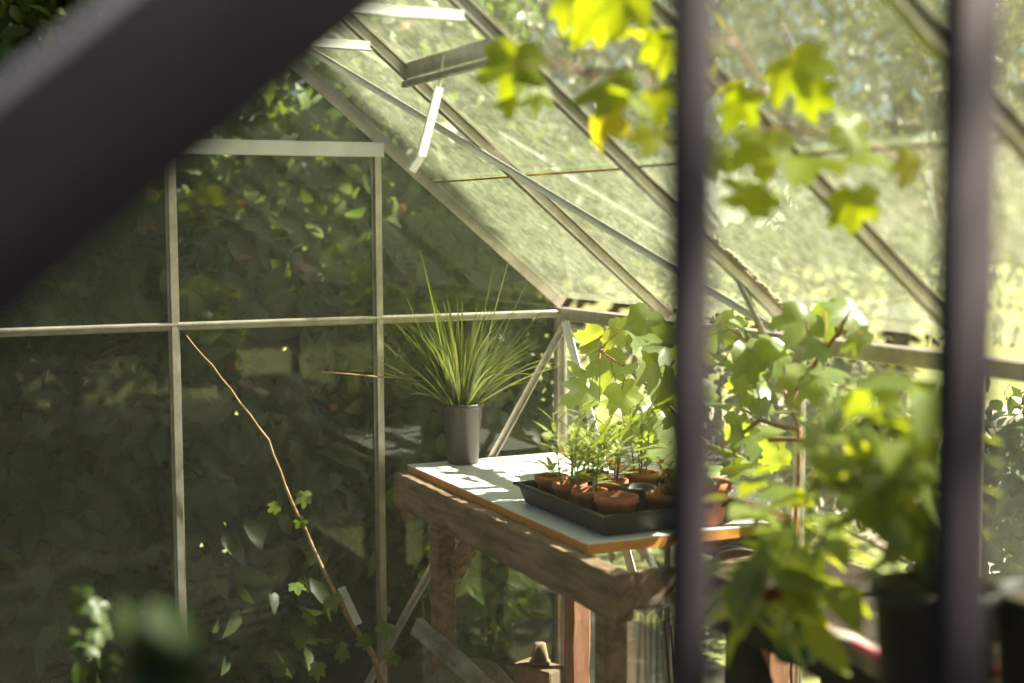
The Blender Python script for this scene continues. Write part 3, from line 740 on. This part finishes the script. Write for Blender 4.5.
for px, py in ((592, 345), (612, 332), (640, 330), (660, 345), (585, 372), (605, 370), (630, 365), (655, 375), (600, 400), (625, 400), (650, 410), (668, 395), (640, 435), (665, 430), (615, 425), (672, 455), (648, 350),
               (675, 350), (680, 420), (580, 395), (690, 480)):
    p = at(px, py, 'x', XV+.05-R.uniform(0, .10)); lv.append((p, R.uniform(.12, .17), near_pt(stems, p)))
t = thing('grape_vine', 'leafy grape vine trained along the right glass wall above the bench', 'vine', (XV, 2.62, .016))
vine_plant(t, stems, lv, 'vinestem', 'leaf_vine', .006)

# two vine shoots hanging from the roof close to the doorway
def shoot(lab, root, spots, dz):
    t = thing('vine_shoot', lab, 'vine', root, 'vine shoots hanging from the roof')
    P = [at(px, py, 'd', d) for px, py, S, d in spots]
    mean = sum(P, V())/len(P)
    st = [[V(root), V(root).lerp(mean, .5)+V((.02, 0, .03)), mean], [mean, P[-1]]]
    lv = [(p, s[2]*1.5, near_pt(st, p)) for p, s in zip(P, spots)]
    vine_plant(t, st, lv, 'vinestem', 'leaf_vine_up', .003)
def roofpt(x, y): return V((x, y, ZR0+TAN*(XR-x)-.02))
a = at(610, -60, 'd', 2.2)
shoot('yellow-green vine shoot dangling from the roof left of the narrow door post', roofpt(a.x, a.y),
      [(512, 75, .085, 2.3), (490, 70, .06, 2.3), (520, 98, .07, 2.3), (535, 95, .06, 2.3), (585, 25, .075, 2.2), (620, 10, .085, 2.15), (640, 30, .075, 2.2), (600, 90, .09, 2.2), (635, 95, .08, 2.15), (608, 120, .09, 2.25), (655, 105, .06, 2.15), (652, 140, .06, 2.2),
       (575, 12, .06, 2.25), (660, 60, .06, 2.2)], 0)
a = at(780, -60, 'd', 2.2)
shoot('sunlit vine shoot dangling from the roof between the two door posts', roofpt(a.x, a.y),
      [(798, 75, .085, 2.2), (818, 98, .06, 2.2), (805, 160, .12, 2.15), (858, 135, .07, 2.2), (872, 155, .075, 2.2), (765, 155, .08, 2.25), (748, 190, .08, 2.2), (735, 110, .07, 2.3), (855, 215, .07, 2.2), (908, 172, .055, 2.25),
       (708, 60, .05, 2.2), (725, 85, .07, 2.3), (720, 160, .06, 2.3), (720, 15, .055, 2.25)], 0)

# thin bare-stemmed climber in front of the far gable
yv = YF-.09
cpts = [at(px, py, 'y', yv) for px, py in ((186, 335), (212, 366), (240, 402), (268, 440), (285, 485), (305, 530), (330, 583), (350, 620), (372, 655), (384, 690))]
t = thing('bramble_climber', 'long arching bare stem with a few lobed leaves before the middle gable panes', 'climber', (cpts[-1].x, yv, .016))
end = V((cpts[-1].x+.03, yv, .016))
st = [cpts[::-1]]
m = MB(); q = []
allp = cpts+[end]
for i in range(len(allp)-1):
    for u in (0, .33, .66): q.append(allp[i].lerp(allp[i+1], u)+rdir()*.002)
q.append(end)
m.tube(q, [.002+.009*(i/len(q))**1.3 for i in range(len(q))], 8); m.build('cane', 'stem', t)
fo = MB()
for px, py, S in ((304, 494, .062), (277, 506, .05), (303, 520, .05), (296, 584, .07), (330, 598, .085), (310, 615, .06), (322, 640, .065), (345, 650, .08), (388, 625, .08), (395, 655, .06), (300, 640, .06), (318, 665, .07),
                  (368, 640, .06), (280, 668, .06)):
    p = at(px, py, 'y', yv-.02-R.uniform(0, .06)); nrm = (rdir()*.5+V((-.2, -1, .4))).normalized(); d = (rdir()*.6+V((0, 0, -.6))).normalized()
    fo.vine(p, d, nrm, S, .12)
fo.build('foliage', 'leaf_laurel', t)
pt_ = at(350, 606, 'y', yv-.03)
m = MB(); dd = (at(359, 622, 'y', yv-.03)-at(341, 584, 'y', yv-.03)).normalized()
nn = V((0, -1, .3)).normalized()
m.beam(pt_-dd*.065, pt_+dd*.065, .024, .0016, _R, .0003); tag(m.build('plant_label', 'white'), 'blank white plant label tucked against the climber stem', 'label')
tw = [at(px, py, 'y', YF-.05) for px, py in ((322, 372), (350, 374), (378, 377), (400, 377), (425, 382))]
m = MB(); m.tube(tw, [.001, .002, .003, .0022, .001], 6); tag(m.build('broken_twig', 'stem'), 'thin pale twig caught level across the gable glazing bar', 'twig')

# low plants on the left, inside the house
def bush(mb, c, rx, n, L, W, bias=V((0, 0, .2)), kind='leaf', droop=.3, segs=4, shell=.45):
    c = V(c)
    for k in range(n):
        o = rdir(); rr__ = (shell+(1-shell)*R.random()**.6)
        p = c+V((o.x*rx[0], o.y*rx[1], o.z*rx[2]))*rr__
        nrm = (o*.9+rdir()*.7+bias).normalized(); d = (rdir()+o*.5+V((0, 0, -.25))).normalized(); s = R.uniform(.65, 1.2)
        if kind == 'leaf': mb.leaf(p, d, nrm, L*s, W*s, droop, .2, segs)
        else: mb.vine(p, d, nrm, L*s)
p0 = at(95, 640, 'd', 2.6)
t = thing('young_vine', 'small lobed-leaf seedling vine at the far lower left', 'plant', (p0.x, p0.y, .016))
m = MB(); m.tube([V((p0.x, p0.y, .016)), V((p0.x+.02, p0.y, .5)), p0, at(100, 615, 'd', 2.6)], [.005, .004, .003, .002], 7); m.build('stem', 'greenstem', t)
fo = MB()
for px, py, S in ((80, 592, .07), (92, 604, .06), (98, 625, .06), (72, 632, .05), (85, 645, .05), (80, 668, .05), (108, 660, .05)):
    p = at(px, py, 'd', 2.6+R.uniform(-.05, .05)); fo.vine(p, rdir()*.6+V((0, 0, -.5)), rdir()*.5+V((-.2, -1, .5)), S)
fo.build('foliage', 'leaf_hedge', t)  # darker leaf colour stands in for shade on this plant
p1 = at(160, 660, 'd', 1.15)
t = thing('broadleaf_weed', 'large out-of-focus leaves close to the doorway at lower left', 'plant', (p1.x, p1.y, .016))
m = MB(); m.tube([V((p1.x, p1.y, .016)), V((p1.x+.01, p1.y, .6)), p1], [.006, .005, .003], 7); m.build('stem', 'greenstem', t)
fo = MB()
for px, py, qx, qy, L in ((150, 600, 195, 660, .075), (145, 650, 120, 600, .05), (170, 690, 200, 640, .06), (135, 640, 150, 690, .055), (110, 650, 90, 690, .05), (160, 700, 150, 640, .06), (175, 640, 185, 700, .07)):
    a, b = at(px, py, 'd', 1.15), at(qx, qy, 'd', 1.13); fo.leaf(a, b-a, V((-.2, -.5, .8)), L, L*.45, .15, .2, 6)
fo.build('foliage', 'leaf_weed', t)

# ------------------------------------------------------------------ outside planting
def shrub(name, lab, cat, c, rx, n, L, W, mat, group=None, kind='leaf', trunk=True, dead=0, blobs=7, trunkr=.03, matt='bark', segs=4):
    c = V(c); t = thing(name, lab, cat, (c.x, c.y, -.02), group)
    fo = MB()
    bush(fo, c, rx, n//2, L, W, V((0, -.3, .3)), kind, segs=segs)
    for k in range(blobs):
        o = rdir(); q = c+V((o.x*rx[0], o.y*rx[1], o.z*rx[2]))*.72; bush(fo, q, [a*R.uniform(.35, .5) for a in rx], n//2//blobs, L, W, V((0, -.3, .3)), kind, segs=segs)
    fo.build('foliage', mat, t)
    if trunk:
        m = MB(); m.tube([V((c.x, c.y, -.03)), V((c.x+.03, c.y, c.z*.4)), c+V((0, 0, rx[2]*.3))], [trunkr, trunkr*.8, trunkr*.5], 8)
        for k in range(7):
            o = rdir(); m.tube([V((c.x, c.y, c.z*R.uniform(.3, .9))), c+V((o.x*rx[0]*.7, o.y*rx[1]*.7, o.z*rx[2]*.7))], [trunkr*.45, trunkr*.15], 6)
        m.build('trunk', matt, t)
    if dead:
        m = MB(); bush(m, c, [a*1.0 for a in rx], dead, .07, .045, V((0, -.5, 0)), droop=.6, shell=.9); m.build('dead_leaves', 'leaf_dead', t)
    return t
hg = 'shrubs of the hedge beyond the far gable'
for lab, x, y, z, rx, n, mat, dead in (
    ('shade-dark shrub behind the leftmost gable pane', -.55, 4.75, .80, (.60, .40, .95), 1500, 'leaf_shade', 6),
    ('shade-dark leafy shrub behind the pane left of the middle glazing bar', .25, 4.72, .78, (.55, .38, .88), 1500, 'leaf_shade', 14),
    ('laurel shrub behind the gable panes between the two full-height bars', 1.10, 4.78, .80, (.55, .38, .90), 1700, 'leaf_hedge', 20),
    ('laurel shrub behind the potted grass and gable corner', 1.95, 4.85, .80, (.55, .40, .85), 1700, 'leaf_laurel', 24),
    ('tall laurel filling the top of the gable above the header bar', .55, 5.85, 2.0, (.9, .4, 1.0), 2000, 'leaf_laurel', 10),
    ('tall laurel behind the gable rafter and collar ties', 1.95, 5.95, 2.0, (.9, .45, 1.0), 1900, 'leaf_laurel', 12),
    ('tall shade-dark laurel at the far left behind the near rafter', -1.2, 5.7, 2.1, (.9, .5, 1.1), 1900, 'leaf_shade', 4)):
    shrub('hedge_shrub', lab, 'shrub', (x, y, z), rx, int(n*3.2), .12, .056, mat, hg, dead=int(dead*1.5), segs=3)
for lab, x, y, z, rx in (('unseen dark hedge added behind the photographer on the left', -1.6, -1.8, 1.3, (1.2, .6, 1.4)), ('unseen dark hedge added behind the photographer on the right', 1.2, -2.6, 1.3, (1.4, .6, 1.4)),
    ('unseen dark hedge added along the left wall of the greenhouse', -1.5, 1.6, 1.1, (.6, 1.7, 1.3))):
    shrub('added_hedge', lab, 'shrub', (x, y, z), rx, 5200, .12, .056, 'leaf_shade', 'added unseen hedges around the entrance', segs=3)  # unseen hedges, added to darken the reflections and the entrance side
for lab, x, y, z, rx, n, mat in (
    ('low bright shrub outside the right wall by the far corner', 3.0, 4.6, .75, (.5, .5, .85), 1400, 'leaf_tree'),
    ('low bright shrub outside the right wall beyond the vine', 4.3, 5.6, .55, (.6, .5, .6), 1300, 'leaf_tree'),
    ('dark shrub outside the right wall at the picture edge', 2.80, 2.72, .60, (.38, .36, .62), 2600, 'leaf_hedge')):
    shrub('garden_shrub', lab, 'shrub', (x, y, z), rx, n, .07, .035, mat, 'shrubs outside the right wall')
for lab, x, y, z, rx, n, mat, L in (
    ('broad tree seen through the roof panes over the far corner', 3.6, 8.2, 2.6, (1.7, 1.2, 2.0), 4200, 'leaf_tree', .12),
    ('broad tree seen through the roof panes behind the hanging vine shoots', 6.4, 7.6, 2.8, (1.8, 1.3, 2.1), 4200, 'leaf_tree', .12),
    ('small-leaved tree close outside the roof at upper right', 5.0, 4.6, 3.1, (1.2, 1.2, 1.0), 4200, 'leaf_tree', .08),
    ('tree seen through the panes at the right edge', 9.8, 6.8, 2.8, (1.6, 1.6, 2.2), 3600, 'leaf_tree', .12),
    ('tall tree rising beyond the hedge above the ridge', .9, 9.0, 3.4, (1.8, 1.2, 2.2), 3800, 'leaf_tree', .12),
    ('unseen tall tree added on the right to shade the left of the greenhouse', 7.4, 2.66, 8.9, (1.9, .72, 1.9), 8000, 'leaf_tree', .16),  # added out of view, crown shaped to keep sun off the hedge
    ('unseen spreading tree added right of the doorway to shade the entrance', 5.2, -2.45, 5.1, (1.9, 2.2, 3.2), 11000, 'leaf_shade', .17),  # added out of view to keep sun off the near frame
    ('dark tree in the top left corner with bright sky behind', -2.3, 7.2, 3.0, (1.5, 1.0, 2.0), 3000, 'leaf_shade', .11)):
    segs_=3
    shrub('garden_tree', lab, 'tree', (x, y, z), rx, int(n*1.8), L, L*.5, mat, 'trees beyond the greenhouse', blobs=14, trunkr=.10, segs=3)

# haze volume added inside the house for a soft veiling glow
vm, vnt, vout = new_mat('glow_haze'); vs_ = N(vnt, 'ShaderNodeVolumeScatter', Density=HAZE, Anisotropy=.35); vs_.inputs['Color'].default_value = (1, .93, .74, 1)
vnt.links.new(vs_.outputs[0], vout.inputs['Volume']); MT['haze'] = vm
m = MB(); e = .02
pf = [(XL+e, .03), (XR-e, .03), (XR-e, ZR0-.03), (XM, ZRG-.05), (XL+e, ZR0-.03)]
m.add([V((x, y, z)) for y in (YN+.03, YF-.03) for x, z in pf], [(0, 1, 2, 3, 4), (9, 8, 7, 6, 5)]+[(k, 5+k, 5+(k+1) % 5, (k+1) % 5) for k in range(5)])
if HAZE: tag(m.build('haze', 'haze'), 'thin haze added for a soft glow in the greenhouse', 'haze', kind='stuff')

# ------------------------------------------------------------------ light
w = bpy.data.worlds.new('world'); sc.world = w; w.use_nodes = True
nt = w.node_tree; nt.nodes.clear()
bg = N(nt, 'ShaderNodeBackground', Strength=1.0); wo = N(nt, 'ShaderNodeOutputWorld')
sky = N(nt, 'ShaderNodeTexSky'); sky.sky_type = 'NISHITA'; sky.sun_disc = False; sky.sun_elevation = rad(44); sky.sun_rotation = rad(108)
bg.inputs['Strength'].default_value = .07
nt.links.new(sky.outputs[0], bg.inputs[0]); nt.links.new(bg.outputs[0], wo.inputs[0])
sd = bpy.data.lights.new('sun', 'SUN'); sd.energy = 21.0; sd.angle = rad(.8); sd.color = (1, .90, .72)
so = bpy.data.objects.new('sun', sd); COL.objects.link(so)
az, el = rad(108), rad(45)       # azimuth measured from +Y toward +X
dv = V((math.sin(az)*math.cos(el), math.cos(az)*math.cos(el), math.sin(el)))
so.rotation_euler = dv.to_track_quat('Z', 'Y').to_euler(); so.location = dv*20

sc.view_settings.view_transform = 'Standard'; sc.view_settings.look = 'None'
sc.view_settings.gamma = 1; sc.view_settings.use_curve_mapping = False
sc.view_settings.exposure = .3
sc.cycles.use_denoising = True
sc.cycles.max_bounces = 8; sc.cycles.transparent_max_bounces = 24; sc.cycles.diffuse_bounces = 4
sc.cycles.sample_clamp_indirect = 5
